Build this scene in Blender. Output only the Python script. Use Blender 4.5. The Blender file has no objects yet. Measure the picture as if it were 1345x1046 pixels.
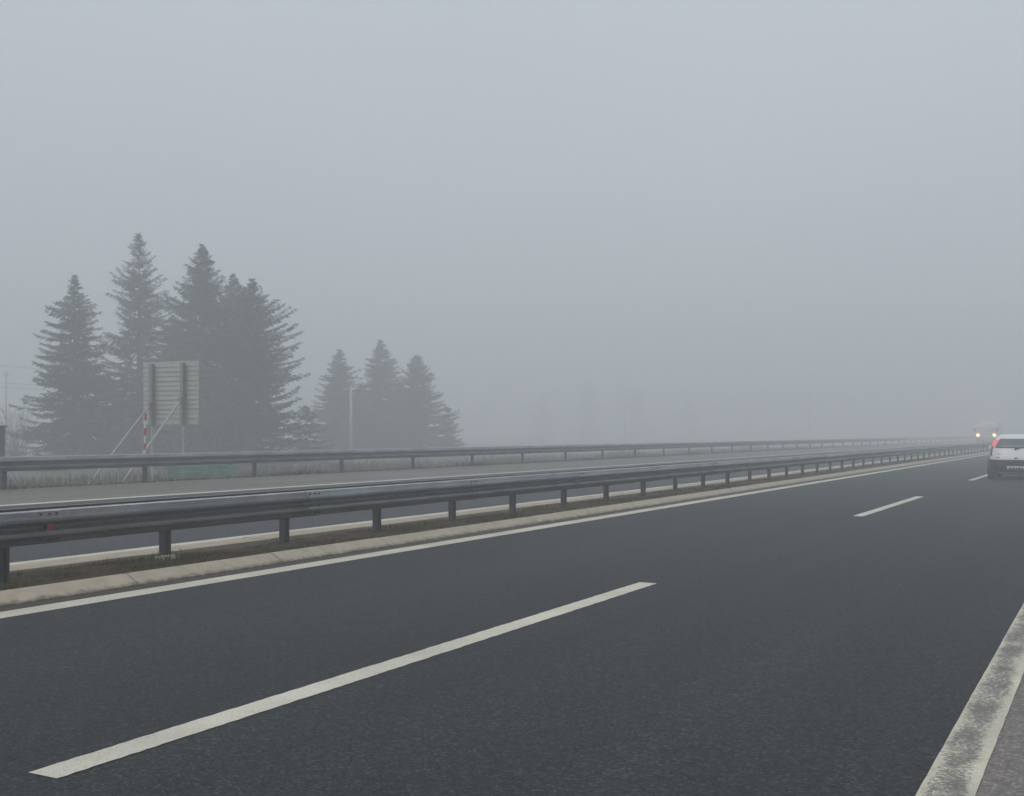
import bpy, math, random
import numpy as np

rnd = random.Random(11)
S = bpy.context.scene
COL = S.collection
R = math.radians

# ------------------------------------------------------------------ helpers
def tag(o, label=None, cat=None, group=None, kind=None):
    if label: o['label'] = label
    if cat: o['category'] = cat
    if group: o['group'] = group
    if kind: o['kind'] = kind
    return o

def link_mesh(name, verts, faces, mats, parent=None, smooth=False, midx=None):
    me = bpy.data.meshes.new(name)
    me.from_pydata(verts, [], faces)
    for m in (mats if isinstance(mats, (list, tuple)) else [mats]):
        me.materials.append(m)
    if midx is not None:
        me.polygons.foreach_set('material_index', midx)
    if smooth:
        me.polygons.foreach_set('use_smooth', [True] * len(me.polygons))
    me.update()
    o = bpy.data.objects.new(name, me)
    COL.objects.link(o)
    if parent: o.parent = parent
    return o

def empty(name, loc, rz=0.0):
    o = bpy.data.objects.new(name, None)
    o.empty_display_size = 0.3
    o.location = loc
    o.rotation_euler = (0, 0, rz)
    COL.objects.link(o)
    return o

class MB:
    def __init__(self):
        self.v = []; self.f = []; self.mi = []
    def add(self, vs, fs, mi=0):
        b = len(self.v)
        self.v += [tuple(p) for p in vs]
        self.f += [tuple(i + b for i in f) for f in fs]
        self.mi += [mi] * len(fs)
    def box(self, x0, x1, y0, y1, z0, z1, mi=0):
        self.add([(x0,y0,z0),(x1,y0,z0),(x1,y1,z0),(x0,y1,z0),(x0,y0,z1),(x1,y0,z1),(x1,y1,z1),(x0,y1,z1)],
                 [(0,3,2,1),(4,5,6,7),(0,1,5,4),(1,2,6,5),(2,3,7,6),(3,0,4,7)], mi)
    def tube(self, pts, rad, n=8, mi=0, cap=True):
        rads = rad if isinstance(rad, (list, tuple)) else [rad] * len(pts)
        P = [np.array(p, float) for p in pts]
        rings = []
        for i, p in enumerate(P):
            t = P[min(i+1, len(P)-1)] - P[max(i-1, 0)]
            t /= (np.linalg.norm(t) + 1e-9)
            up = np.array((0,0,1.)) if abs(t[2]) < .9 else np.array((1.,0,0))
            a = np.cross(t, up); a /= np.linalg.norm(a); b = np.cross(t, a)
            rings.append([p + rads[i]*(math.cos(2*math.pi*k/n)*a + math.sin(2*math.pi*k/n)*b) for k in range(n)])
        vs = [q for r in rings for q in r]; fs = []
        for i in range(len(P)-1):
            for k in range(n):
                fs.append((i*n+k, i*n+(k+1)%n, (i+1)*n+(k+1)%n, (i+1)*n+k))
        if cap:
            fs.append(tuple(range(n-1,-1,-1))); fs.append(tuple((len(P)-1)*n+k for k in range(n)))
        self.add(vs, fs, mi)
    def prism(self, outline, y0, y1, mi=0):
        # outline of (x, z) points extruded along y
        n = len(outline)
        vs = [(x, y0, z) for x, z in outline] + [(x, y1, z) for x, z in outline]
        fs = [(i, (i+1)%n, n+(i+1)%n, n+i) for i in range(n)]
        fs += [tuple(range(n-1,-1,-1)), tuple(range(n, 2*n))]
        self.add(vs, fs, mi)
    def prism_z(self, outline, z0, z1, mi=0):
        n = len(outline)
        vs = [(x, y, z0) for x, y in outline] + [(x, y, z1) for x, y in outline]
        fs = [(i, (i+1)%n, n+(i+1)%n, n+i) for i in range(n)]
        fs += [tuple(range(n-1,-1,-1)), tuple(range(n, 2*n))]
        self.add(vs, fs, mi)
    def build(self, name, mats, parent=None, smooth=False):
        return link_mesh(name, self.v, self.f, mats, parent, smooth, self.mi)

# ------------------------------------------------------------------ materials
def mat_new(name):
    m = bpy.data.materials.new(name); m.use_nodes = True
    nt = m.node_tree
    b = nt.nodes['Principled BSDF']
    return m, nt, b

def N(nt, t, **kw):
    n = nt.nodes.new(t)
    for k, v in kw.items(): setattr(n, k, v)
    return n

def coords(nt):
    return N(nt, 'ShaderNodeTexCoord').outputs['Object']

def noise(nt, vec, scale, detail=4, rough=.55, stretch=None):
    if stretch:
        mp = N(nt, 'ShaderNodeMapping'); mp.inputs['Scale'].default_value = stretch
        nt.links.new(vec, mp.inputs['Vector']); vec = mp.outputs['Vector']
    n = N(nt, 'ShaderNodeTexNoise')
    n.inputs['Scale'].default_value = scale; n.inputs['Detail'].default_value = detail
    n.inputs['Roughness'].default_value = rough
    nt.links.new(vec, n.inputs['Vector'])
    return n.outputs['Fac']

def ramp(nt, fac, stops):
    r = N(nt, 'ShaderNodeValToRGB')
    e = r.color_ramp.elements
    while len(e) < len(stops): e.new(0.5)
    for el, (p, c) in zip(e, stops):
        el.position = p
        el.color = (c[0], c[1], c[2], 1) if isinstance(c, (tuple, list)) else (c, c, c, 1)
    nt.links.new(fac, r.inputs['Fac'])
    return r.outputs['Color']

def mixc(nt, fac, a, b, mode='MIX'):
    m = N(nt, 'ShaderNodeMix', data_type='RGBA', blend_type=mode)
    for sock, v in ((m.inputs['Factor'], fac), (m.inputs['A'], a), (m.inputs['B'], b)):
        if isinstance(v, bpy.types.NodeSocket): nt.links.new(v, sock)
        elif isinstance(v, (int, float)): sock.default_value = v
        else: sock.default_value = (*v, 1)
    return m.outputs['Result']

def math_n(nt, op, a, b=None, c=None):
    m = N(nt, 'ShaderNodeMath', operation=op)
    for i, v in enumerate((a, b, c)):
        if v is None: continue
        if isinstance(v, bpy.types.NodeSocket): nt.links.new(v, m.inputs[i])
        else: m.inputs[i].default_value = v
    return m.outputs[0]

def bump(nt, b, h, strength, dist):
    n = N(nt, 'ShaderNodeBump'); n.inputs['Strength'].default_value = strength; n.inputs['Distance'].default_value = dist
    nt.links.new(h, n.inputs['Height']); nt.links.new(n.outputs['Normal'], b.inputs['Normal'])

def plain(name, c, rough=.6, metal=0., vary=.12, scale=6.):
    m, nt, b = mat_new(name)
    f = noise(nt, coords(nt), scale)
    lo = tuple(x*(1-vary) for x in c); hi = tuple(min(1, x*(1+vary)) for x in c)
    nt.links.new(ramp(nt, f, [(.3, lo), (.7, hi)]), b.inputs['Base Color'])
    b.inputs['Roughness'].default_value = rough; b.inputs['Metallic'].default_value = metal
    return m

def asphalt(name, c, dirt_band=None, g=1.):
    m, nt, b = mat_new(name)
    co = coords(nt)
    vor = N(nt, 'ShaderNodeTexVoronoi'); vor.inputs['Scale'].default_value = 75
    nt.links.new(co, vor.inputs['Vector'])
    sep = N(nt, 'ShaderNodeSeparateColor'); nt.links.new(vor.outputs['Color'], sep.inputs['Color'])
    grain = ramp(nt, sep.outputs['Red'], [(0, 1-.75*g), (.5, 1-.13*g), (.82, 1+.32*g), (1, 1+1.9*g)])
    col = mixc(nt, 1., c, grain, 'MULTIPLY')
    med = ramp(nt, noise(nt, co, 22, 3), [(.3, .72), (.7, 1.25)])
    col = mixc(nt, 1., col, med, 'MULTIPLY')
    big = ramp(nt, noise(nt, co, .35, 4, .6, (1.6, .35, 1)), [(.3, .86), (.7, 1.14)])
    col = mixc(nt, 1., col, big, 'MULTIPLY')
    tracks = ramp(nt, noise(nt, co, 1.0, 3, .5, (1.25, .012, 1)), [(.35, .86), (.65, 1.16)])
    col = mixc(nt, 1., col, tracks, 'MULTIPLY')
    # rare pale chips of stone and litter
    v2 = N(nt, 'ShaderNodeTexVoronoi'); v2.inputs['Scale'].default_value = 3.1; nt.links.new(co, v2.inputs['Vector'])
    s2 = N(nt, 'ShaderNodeSeparateColor'); nt.links.new(v2.outputs['Color'], s2.inputs['Color'])
    chip = math_n(nt, 'MULTIPLY', math_n(nt, 'LESS_THAN', v2.outputs['Distance'], .035), math_n(nt, 'GREATER_THAN', s2.outputs['Green'], .86))
    col = mixc(nt, chip, col, (.32, .31, .29))
    if dirt_band:
        sx = N(nt, 'ShaderNodeSeparateXYZ'); nt.links.new(co, sx.inputs[0])
        x0, w = dirt_band
        d = math_n(nt, 'DIVIDE', math_n(nt, 'ABSOLUTE', math_n(nt, 'SUBTRACT', sx.outputs['X'], x0)), w)
        d = math_n(nt, 'ADD', d, math_n(nt, 'MULTIPLY', math_n(nt, 'SUBTRACT', noise(nt, co, 9, 5, .7), .5), 1.6))
        col = mixc(nt, ramp(nt, d, [(.55, 1.), (1., 0.)]), col, (.075, .06, .045))
    nt.links.new(col, b.inputs['Base Color'])
    b.inputs['Roughness'].default_value = .72
    b.inputs['Specular IOR Level'].default_value = .35
    bump(nt, b, sep.outputs['Red'], .6, .004)
    return m

def paint(name, c, wear=(.0, .0), under=(.05, .05, .052), streak=False, x_mid=None, x_half=.1):
    m, nt, b = mat_new(name)
    co = coords(nt)
    f1 = ramp(nt, noise(nt, co, 60, 5, .7), [(.28, .70), (.52, 1.0)])
    f2 = ramp(nt, noise(nt, co, 1.3, 3), [(.3, .80), (.7, 1.06)])
    f3 = ramp(nt, noise(nt, co, 260, 2, .6), [(.34, .55), (.52, 1.04)])
    col = mixc(nt, 1., mixc(nt, 1., mixc(nt, 1., c, f1, 'MULTIPLY'), f2, 'MULTIPLY'), f3, 'MULTIPLY')
    if streak:
        n1 = noise(nt, co, 70, 6, .85, (.7, 1., 1.))
        n2 = noise(nt, co, 5.5, 6, .68, (1.2, .5, 1.))
        sx = N(nt, 'ShaderNodeSeparateXYZ'); nt.links.new(co, sx.inputs[0])
        edge = math_n(nt, 'DIVIDE', math_n(nt, 'ABSOLUTE', math_n(nt, 'SUBTRACT', sx.outputs['X'], x_mid)), x_half)
        k = math_n(nt, 'ADD', math_n(nt, 'MULTIPLY', n2, .55), math_n(nt, 'MULTIPLY', n1, 1.55))
        k = math_n(nt, 'SUBTRACT', k, math_n(nt, 'MULTIPLY', math_n(nt, 'POWER', edge, 3.), .36))
        col = mixc(nt, ramp(nt, k, [(.97, 0.), (1.14, .9)]), col, under)
        col = mixc(nt, ramp(nt, math_n(nt, 'ADD', n2, math_n(nt, 'MULTIPLY', edge, -.12)), [(.42, 0.), (.60, .32)]), col, (.12, .115, .105))
    else:
        k = noise(nt, co, 45, 6, .8)
        col = mixc(nt, ramp(nt, k, [(wear[0], .8), (wear[1], 0.)]), col, under)
    nt.links.new(col, b.inputs['Base Color'])
    b.inputs['Roughness'].default_value = .75
    bump(nt, b, noise(nt, co, 150, 3), .35, .003)
    return m

def concrete(name, c):
    m, nt, b = mat_new(name)
    co = coords(nt)
    f = ramp(nt, noise(nt, co, 5, 5, .65), [(.28, .78), (.72, 1.12)])
    g = ramp(nt, noise(nt, co, 90, 3, .6), [(.3, .84), (.7, 1.1)])
    col = mixc(nt, 1., mixc(nt, 1., c, f, 'MULTIPLY'), g, 'MULTIPLY')
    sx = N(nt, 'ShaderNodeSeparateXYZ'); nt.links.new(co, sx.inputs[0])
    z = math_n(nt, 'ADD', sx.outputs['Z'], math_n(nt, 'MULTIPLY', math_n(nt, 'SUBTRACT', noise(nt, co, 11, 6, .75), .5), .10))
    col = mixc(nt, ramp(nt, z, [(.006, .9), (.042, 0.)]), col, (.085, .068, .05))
    nt.links.new(col, b.inputs['Base Color'])
    b.inputs['Roughness'].default_value = .9
    bump(nt, b, noise(nt, co, 70, 4), .4, .004)
    return m

def galvanised(name, c, spread=.22, rough=.45, metal=.75):
    m, nt, b = mat_new(name)
    co = coords(nt)
    oi = N(nt, 'ShaderNodeObjectInfo')
    tint = ramp(nt, oi.outputs['Random'], [(0, 1-spread), (1, 1+spread)])
    f = ramp(nt, noise(nt, co, 3.0, 6, .7, (1, .5, 2.2)), [(.3, .62), (.7, 1.12)])
    g = ramp(nt, noise(nt, co, 34, 5, .75), [(.3, .70), (.7, 1.2)])
    sp = ramp(nt, noise(nt, co, 14, 5, .75, (1, .7, .5)), [(.62, 0.), (.72, 1.)])
    col = mixc(nt, 1., mixc(nt, 1., mixc(nt, 1., c, tint, 'MULTIPLY'), f, 'MULTIPLY'), g, 'MULTIPLY')
    col = mixc(nt, math_n(nt, 'MULTIPLY', sp, .55), col, (.055, .05, .042))
    nt.links.new(col, b.inputs['Base Color'])
    b.inputs['Roughness'].default_value = rough; b.inputs['Metallic'].default_value = metal
    return m

def soil(name, a, c2, c3, s=2.5):
    m, nt, b = mat_new(name)
    co = coords(nt)
    f = ramp(nt, noise(nt, co, s, 6, .7), [(.3, a), (.5, c2), (.72, c3)])
    g = ramp(nt, noise(nt, co, 60, 4, .7), [(.3, .6), (.7, 1.3)])
    nt.links.new(mixc(nt, 1., f, g, 'MULTIPLY'), b.inputs['Base Color'])
    b.inputs['Roughness'].default_value = .95
    bump(nt, b, noise(nt, co, 30, 6, .75), .9, .03)
    return m

def leafy(name, a, c2, s=.8, var=.25, lo=.3, hi=.7):
    m, nt, b = mat_new(name)
    oi = N(nt, 'ShaderNodeObjectInfo')
    f = ramp(nt, noise(nt, coords(nt), s, 4, .6), [(lo, a), (hi, c2)])
    t = ramp(nt, oi.outputs['Random'], [(0, 1-var), (1, 1+var)])
    nt.links.new(mixc(nt, 1., f, t, 'MULTIPLY'), b.inputs['Base Color'])
    b.inputs['Roughness'].default_value = .85
    b.inputs['Specular IOR Level'].default_value = .2
    return m

def emitter(name, c, e, strength, rough=.2):
    m, nt, b = mat_new(name)
    b.inputs['Base Color'].default_value = (*c, 1)
    b.inputs['Emission Color'].default_value = (*e, 1)
    b.inputs['Emission Strength'].default_value = strength
    b.inputs['Roughness'].default_value = rough
    return m

M = dict(
    road=asphalt('road_asphalt', (.0215, .0255, .0275), (-8.14, .12)),
    road2=asphalt('far_road_asphalt', (.038, .042, .047), (-10.3, .25)),
    shoulder=asphalt('shoulder_asphalt', (.205, .182, .165), None, .4),
    shoulder2=asphalt('far_shoulder_asphalt', (.165, .152, .125), None, .5),
    paint=paint('lane_paint', (.80, .76, .62), (.28, .37)),
    paint_e=paint('edge_paint', (.78, .74, .60), (.29, .38)),
    paint_w=paint('worn_paint', (.76, .71, .56), under=(.15, .147, .135), streak=True, x_mid=-.628, x_half=.105),
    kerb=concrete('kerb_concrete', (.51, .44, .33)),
    soil=soil('median_soil', (.050, .028, .006), (.090, .050, .013), (.046, .044, .006)),
    field=soil('field', (.10, .085, .055), (.13, .115, .075), (.07, .075, .04), .35),
    grass_m=leafy('median_grass_blades', (.066, .074, .006), (.115, .066, .010), 1.6, .1, .46, .66),
    grass_d=leafy('dry_grass_blades', (.085, .078, .055), (.20, .18, .135), .6),
    grass_k=leafy('verge_weeds', (.05, .042, .022), (.10, .08, .05), 1.5),
    steel=galvanised('galvanised_rail', (.29, .30, .298), .12),
    lip=galvanised('edge_highlight', (.60, .61, .61), .05, .5, .3),  # sky highlight along the rail's top edge, put into the colour
    steel_dirty=galvanised('dirty_galvanised_rail', (.19, .19, .185), .10, .55, .6),
    post=galvanised('galvanised_post', (.058, .058, .060), .1, .65, .25),
    steel2=galvanised('galvanised_rail_far', (.28, .29, .30), .06),
    bolt=plain('bolt_steel', (.04, .042, .045), .5, .5),
    needles=leafy('spruce_needles', (.012, .022, .020), (.026, .040, .034), 1.6, .2),
    bark=plain('bark', (.045, .036, .028), .95, 0, .3, 9),
    barebark=plain('bare_bark', (.06, .055, .05), .95, 0, .3, 4),
    alu=plain('sign_back_aluminium', (.43, .43, .39), .5, .3, .1, 3),
    alu_dark=plain('sign_post_steel', (.22, .225, .23), .6, .4),
    strut=plain('strut_steel', (.40, .39, .38), .55, .3),
    red=plain('snow_pole_red', (.42, .05, .04), .5),
    white=plain('snow_pole_white', (.62, .60, .58), .5),
    green=plain('green_board', (.13, .31, .22), .65, 0, .3, 2.5),
    wood=plain('pole_concrete', (.48, .47, .45), .9),
    wire=plain('wire_black', (.02, .02, .02), .6),
    cabinet=plain('cabinet_grey', (.12, .125, .13), .6),
    reflector=plain('red_reflector', (.15, .001, .005), .45, 0, .25, 30),
    reflector_w=plain('white_reflector', (.75, .75, .72), .3),
    carpaint=plain('white_car_paint', (.82, .82, .80), .3, 0, .03, 2),
    vanpaint=plain('fog_paled_cab_paint', (.72, .57, .55), .4, 0, .03, 2),  # haze put into the cab and cargo colours, paled to the fog's brightness
    cargo=plain('cargo_box_paint', (.82, .82, .82), .5, 0, .05, 2),
    black=plain('black_plastic', (.020, .024, .034), .55),
    glass=plain('car_glass', (.12, .145, .16), .06, 0, .05),
    glass_pale=plain('fog_paled_windscreen', (.38, .38, .39), .2, 0, .05),  # glass colour lightened so the lorry's windscreen blends into the fog
    rubber=plain('tyre_rubber', (.015, .015, .016), .85),
    rim=plain('wheel_rim', (.3, .3, .3), .4, .6),
    lamp_off=plain('tail_lamp_unlit', (.22, .015, .02), .2),
    lamp_on=emitter('tail_lamp_lit', (.5, .02, .03), (1., .10, .14), .75),
    head=emitter('headlamp_lit', (.8, .8, .7), (1., .58, .16), 36.),
    halo=emitter('headlamp_halo', (.8, .7, .5), (1., .50, .12), 4.2),  # glow round the lamp, stands in for its halo in the fog
    plate=plain('number_plate', (.62, .62, .60), .5),
    silver=plain('silver_trim', (.30, .31, .32), .45, .2),
)

# ------------------------------------------------------------------ ground, roads
# the road runs along +Y; d is the distance to the left of the camera, so x = -d
Y0, Y1 = -120., 560.
ys = [Y0, -60, -20, 0, 10, 20, 30, 40, 50, 60, 80, 100, 140, 200, 300, 430, Y1]
def sheet(name, prof, mat, label, cat, kind='structure', ylist=ys, jitter=0., bottom=None):
    """prof: list of (d, z); swept along the road"""
    vs, fs = [], []
    n = len(prof)
    for y in ylist:
        for i, (d, z) in enumerate(prof):
            j = rnd.uniform(-jitter, jitter) if 0 < i < n-1 else 0
            vs.append((-d, y, z + j))
    for a in range(len(ylist)-1):
        for i in range(n-1):
            fs.append((a*n+i, (a+1)*n+i, (a+1)*n+i+1, a*n+i+1))
    o = link_mesh(name, vs, fs, mat)
    tag(o, label, cat, kind=kind)
    return o

def lz(d):          # left carriageway crossfall
    return max(0., (d - 10.75) * .0238)

def terrain_z(d):
    pts = [(-520, -1.), (-30, -.8), (-6, -.35), (-2.6, -.06), (-2.2, -.04), (0, -.3), (8, -.3), (11, -.3), (20.2, -.02),
           (20.85, .215), (21.6, .235), (22.3, .15), (24, -.08), (28, -.3), (34, -.5), (42, -.8), (70, -1.0), (520, -1.2)]
    for (a, za), (b, zb) in zip(pts, pts[1:]):
        if a <= d <= b: return za + (zb - za) * (d - a) / (b - a)
    return -1.
td = [-520, -350, -200, -100, -60, -30, -15, -6, -4, -2.6, -2.2, 0, 8, 11, 20.2, 20.85, 21.2, 21.6, 22.3, 23, 24, 26, 28, 31, 34, 38, 42, 48, 55, 62, 70, 90, 120, 180, 260, 380, 520]
tys = [Y0] + list(range(-100, 150, 5)) + [170, 200, 250, 300, 360, 450, Y1]
def bumpy(x, y):
    return .09*math.sin(.9*x+.4*y) + .07*math.sin(.37*x-.61*y+1.3) + .05*math.sin(1.7*y+.6*x)
vs, fs = [], []
for y in tys:
    for d in td:
        k = min(1., max(0., (d - 22.2) / 4.)) if d > 0 else min(1., max(0., (-d - 3.) / 4.))
        vs.append((-d, y, terrain_z(d) + k * bumpy(-d, y)))
n = len(td)
for a in range(len(tys)-1):
    for i in range(n-1):
        fs.append((a*n+i, (a+1)*n+i, (a+1)*n+i+1, a*n+i+1))
tag(link_mesh('ground', vs, fs, M['field'], smooth=True), 'dull straw and brown field falling away beside the motorway', 'ground', kind='structure')

sheet('near_carriageway', [(8.30, 0), (6, 0), (4, 0), (2, 0), (.62, 0)], M['road'], 'dark grey asphalt carriageway in the foreground', 'road')
sheet('near_hard_shoulder', [(.62, 0), (-1, 0), (-2.3, 0), (-2.32, -.3)], M['shoulder'], 'paler brownish asphalt hard shoulder right of the worn edge line', 'road shoulder')
sheet('far_carriageway', [(17.55, lz(17.55)), (14, lz(14)), (10.75, 0), (9.95, 0)], M['road2'], 'dark asphalt carriageway beyond the median', 'road')
sheet('far_hard_shoulder', [(20.95, lz(20.95)-.01), (20.93, lz(20.93)), (19, lz(19)), (17.55, lz(17.55))], M['shoulder2'], 'beige grey hard shoulder in front of the far guardrail', 'road shoulder')

# painted markings, 4 mm above the asphalt
def ragged_line(name, d0, d1, y0, y1, mat, label, step=.5, wob=.003, zf=lambda d: 0., cat='edge line', group=None):
    vs, fs = [], []
    yy = [y0]
    while yy[-1] < y1 - 1e-6:
        st = step if yy[-1] < 60 else step * 8
        yy.append(min(y1, yy[-1] + st))
    for y in yy:
        vs.append((-(d1 + rnd.uniform(-wob, wob)), y, zf(d1) + .004))
        vs.append((-(d0 + rnd.uniform(-wob, wob)), y, zf(d0) + .004))
    for i in range(len(yy)-1):
        fs.append((2*i, 2*i+1, 2*i+3, 2*i+2))
    o = link_mesh(name, vs, fs, mat)
    return tag(o, label, cat, group, 'structure' if cat == 'edge line' else None)

ragged_line('edge_line', 7.71, 7.99, -30, 550, M['paint_e'], 'long cream edge line at the foot of the near kerb')
ragged_line('edge_line', .51, .72, -30, 550, M['paint_w'], 'worn blotchy white edge line at lower right beside the shoulder', .12, .0018)
ragged_line('edge_line', 10.60, 10.88, -30, 550, M['paint_e'], 'cream edge line just beyond the median grass', zf=lambda d: lz(d)+.001)
ragged_line('edge_line', 17.36, 17.60, -30, 550, M['paint_e'], 'thin bright edge line before the far hard shoulder', zf=lambda d: lz(d)+.001)
dl = ['largest painted lane dash running across the foreground asphalt', 'second painted lane dash in the middle distance at right',
      'third lane dash partly hidden by the white hatchback']
for i in range(3):
    y0 = 3.26 + 16.9*i
    o = ragged_line('lane_dash', 3.93, 4.11, y0, y0 + 6.98, M['paint'], dl[i],   .05 if i == 0 else .3, .0045, cat='lane dash', group='painted lane dashes')

# ------------------------------------------------------------------ median: soil, kerbs, grass
def mound(y):
    return .016*math.sin(1.1*y) + .013*math.sin(2.7*y+1) + .012*math.sin(6.1*y) + .008*math.sin(11.3*y+2)
vs, fs = [], []
mys = [Y0, -40] + [i*.25 for i in range(-60, 300)] + [80, 90, 110, 140, 200, 300, Y1]
mp = [(9.90, .0), (9.80, .02), (9.6, .05), (9.40, .072), (9.2, .082), (9.05, .088), (8.85, .094), (8.62, .096), (8.44, .09), (8.36, .03), (8.30, .0)]
for y in mys:
    for i, (d, z) in enumerate(mp):
        vs.append((-d, y, z + (mound(y + d*3) if 2 < i < 8 else 0) + (rnd.uniform(-.012, .012) if 2 < i < 9 else 0)))
n = len(mp)
for a in range(len(mys)-1):
    for i in range(n-1):
        fs.append((a*n+i, (a+1)*n+i, (a+1)*n+i+1, a*n+i+1))
tag(link_mesh('median_strip', vs, fs, M['soil'], smooth=True), 'narrow brown earth strip under the double guardrail', 'median', kind='structure')

def kerb(name, prof, label, y_start, L, y_end, gap=.022):
    b = MB(); y = y_start
    while y < y_end:
        dz = rnd.uniform(-.003, .004); dd = rnd.uniform(-.005, .005)
        b.prism([(-(d+dd), z + (dz if z > 0 else 0)) for d, z in prof], y + gap/2, y + L - gap/2)
        y += L
    o = b.build(name, M['kerb'])
    return tag(o, label, 'kerb', kind='structure')
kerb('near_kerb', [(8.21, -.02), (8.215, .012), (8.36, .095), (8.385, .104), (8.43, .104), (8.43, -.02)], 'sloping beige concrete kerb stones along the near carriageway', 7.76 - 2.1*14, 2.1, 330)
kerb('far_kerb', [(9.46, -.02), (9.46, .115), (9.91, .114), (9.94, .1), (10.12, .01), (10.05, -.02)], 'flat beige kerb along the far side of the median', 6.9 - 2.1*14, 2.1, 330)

def blades(name, gen, count, mat, label, cat):
    vs, fs = [], []
    for _ in range(count):
        x, y, z, h, w, lean = gen()
        a = rnd.uniform(0, 2*math.pi)
        ca, sa = math.cos(a), math.sin(a)
        la = rnd.uniform(0, 2*math.pi); lx, ly = lean*h*math.cos(la), lean*h*math.sin(la)
        b = len(vs)
        vs += [(x-ca*w, y-sa*w, z-.01), (x+ca*w, y+sa*w, z-.01), (x+lx*.4-ca*w*.7, y+ly*.4-sa*w*.7, z+h*.6),
               (x+lx*.4+ca*w*.7, y+ly*.4+sa*w*.7, z+h*.6), (x+lx, y+ly, z+h)]
        fs += [(b, b+1, b+3, b+2), (b+2, b+3, b+4)]
    o = link_mesh(name, vs, fs, mat)
    return tag(o, label, cat, kind='stuff')

def mz(d):
    for (b_, zb), (a, za) in zip(mp, mp[1:]):
        if a <= d <= b_: return za + (zb-za)*(d-a)/(b_-a)
    return .1
def g_med():
    y = 3.5 + 60 * rnd.random()**2.1
    d = rnd.uniform(8.46, 9.42)
    p = .5 + .5*math.sin(1.9*y + 2.2*d) * math.sin(.83*y - 1.1*d + 1)
    h = rnd.uniform(.010, .036) * (.35 + 1.5*p*p) * (1.25 if y < 9.5 else 1) * (1 if d < 9 else .7)
    if rnd.random() < .010 + .03*(p > .8): h *= rnd.uniform(1.6, 2.6)
    return -d, y, mz(d) + mound(y + d*3) - .008, h, rnd.uniform(.002, .005) * (1 + y/25), rnd.uniform(.2, 1.1)
blades('median_grass', g_med, 60000, M['grass_m'], 'short brown and green tufts on the median earth', 'grass')

def g_dry():
    y = rnd.uniform(2, 120)
    d = 22.6 + 16 * rnd.random()**1.4
    p = math.sin(.8*y + .5*d) * math.sin(.31*y - .7*d) * .5 + .5
    h = rnd.uniform(.25, .6) * (.45 + .9*p) * min(1, .35 + .12*(d-22.6))
    return -d, y, terrain_z(d) + bumpy(-d, y) * min(1., max(0., (d-22.2)/4)) - .02, h, rnd.uniform(.008, .02), rnd.uniform(.1, .7)
blades('dry_grass', g_dry, 42000, M['grass_d'], 'pale dry grass on the bank behind the far guardrail', 'grass')
def g_weed():
    y = rnd.uniform(5, 140)
    d = rnd.gauss(21.25, .17)
    p = max(0, math.sin(.9*y) * math.sin(.37*y+1)) 
    h = rnd.uniform(.02, .07) * (1 + 2.0*p)
    return -d, y, .22, h, rnd.uniform(.008, .018), rnd.uniform(.2, .9)
blades('verge_weeds', g_weed, 12000, M['grass_k'], 'low dark weeds along the foot of the far guardrail', 'weeds')

# ------------------------------------------------------------------ guardrails
W = [(0, .158), (.014, .158), (.031, .146), (.058, .106), (.078, .088), (.086, .078), (.086, .056), (.072, .042), (.010, .016), (0, .007)]
W = W + [(u, -z) for u, z in reversed(W)]
def beam_mesh(side, L=3.96):
    """W-profile beam along +y, profile bulging to x*side; lapped at its far end, with splice bolts"""
    b = MB()
    out = [(u*side, z) for u, z in W] + [((u-.0045)*side, z*.985) for u, z in reversed(W)]
    n = len(out)
    yy = [-.16, L + .14]
    b.prism(out, yy[0], yy[1])
    for y in (-.10, .0, .08):
        for z, u in ((.118, .050), (-.118, .050), (.035, .052), (-.035, .052)):
            if abs(z) < .05 and y == 0: continue
            r = .013
            ring = [(u*side + .0 , y + r*math.cos(k*math.pi/3), z + r*math.sin(k*math.pi/3)) for k in range(6)]
            ring2 = [(u*side + .014*side, q[1], q[2]) for q in ring]
            b.add(ring + ring2, [(k, (k+1)%6, 6+(k+1)%6, 6+k) for k in range(6)] + [tuple(range(6, 12))], 1)
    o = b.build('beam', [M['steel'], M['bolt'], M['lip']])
    for i in (0, 1): o.data.polygons[i].material_index = 2      # top edge in a paler zinc, a painted sky highlight
    return o

def copy_child(src, name, parent, loc):
    c = src.copy(); c.name = name; COL.objects.link(c); c.parent = parent; c.location = loc
    return c

# --- double-sided median rail: posts every 2 m, beams in 4 m lengths
PD, P0 = 9.05, 6.92
med = empty('median_guardrail', (-PD, 0, 0))
tag(med, 'double-sided grey galvanised guardrail on the earth strip between the carriageways', 'guardrail')
zc = .578
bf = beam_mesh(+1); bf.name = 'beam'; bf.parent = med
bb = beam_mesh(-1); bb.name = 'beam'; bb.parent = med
k = 0
y = P0 + .33 - 3.96*4
dirty_f = bf.data
while y < 172:
    off = .006 if k % 2 else 0.
    if k == 5:      # from here on the near face is cleaner
        clean = bf.data.copy(); clean.materials[0] = M['steel']; bf_src = bf.copy(); bf_src.data = clean
    if k == 0:
        bf.data.materials[0] = M['steel_dirty']
        bf.location = (.155 + off, y, zc); bb.location = (-.155 - off, y, zc)
    else:
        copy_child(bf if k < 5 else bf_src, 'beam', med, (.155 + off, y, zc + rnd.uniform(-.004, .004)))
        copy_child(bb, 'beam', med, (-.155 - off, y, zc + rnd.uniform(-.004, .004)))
    y += 3.96; k += 1
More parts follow.
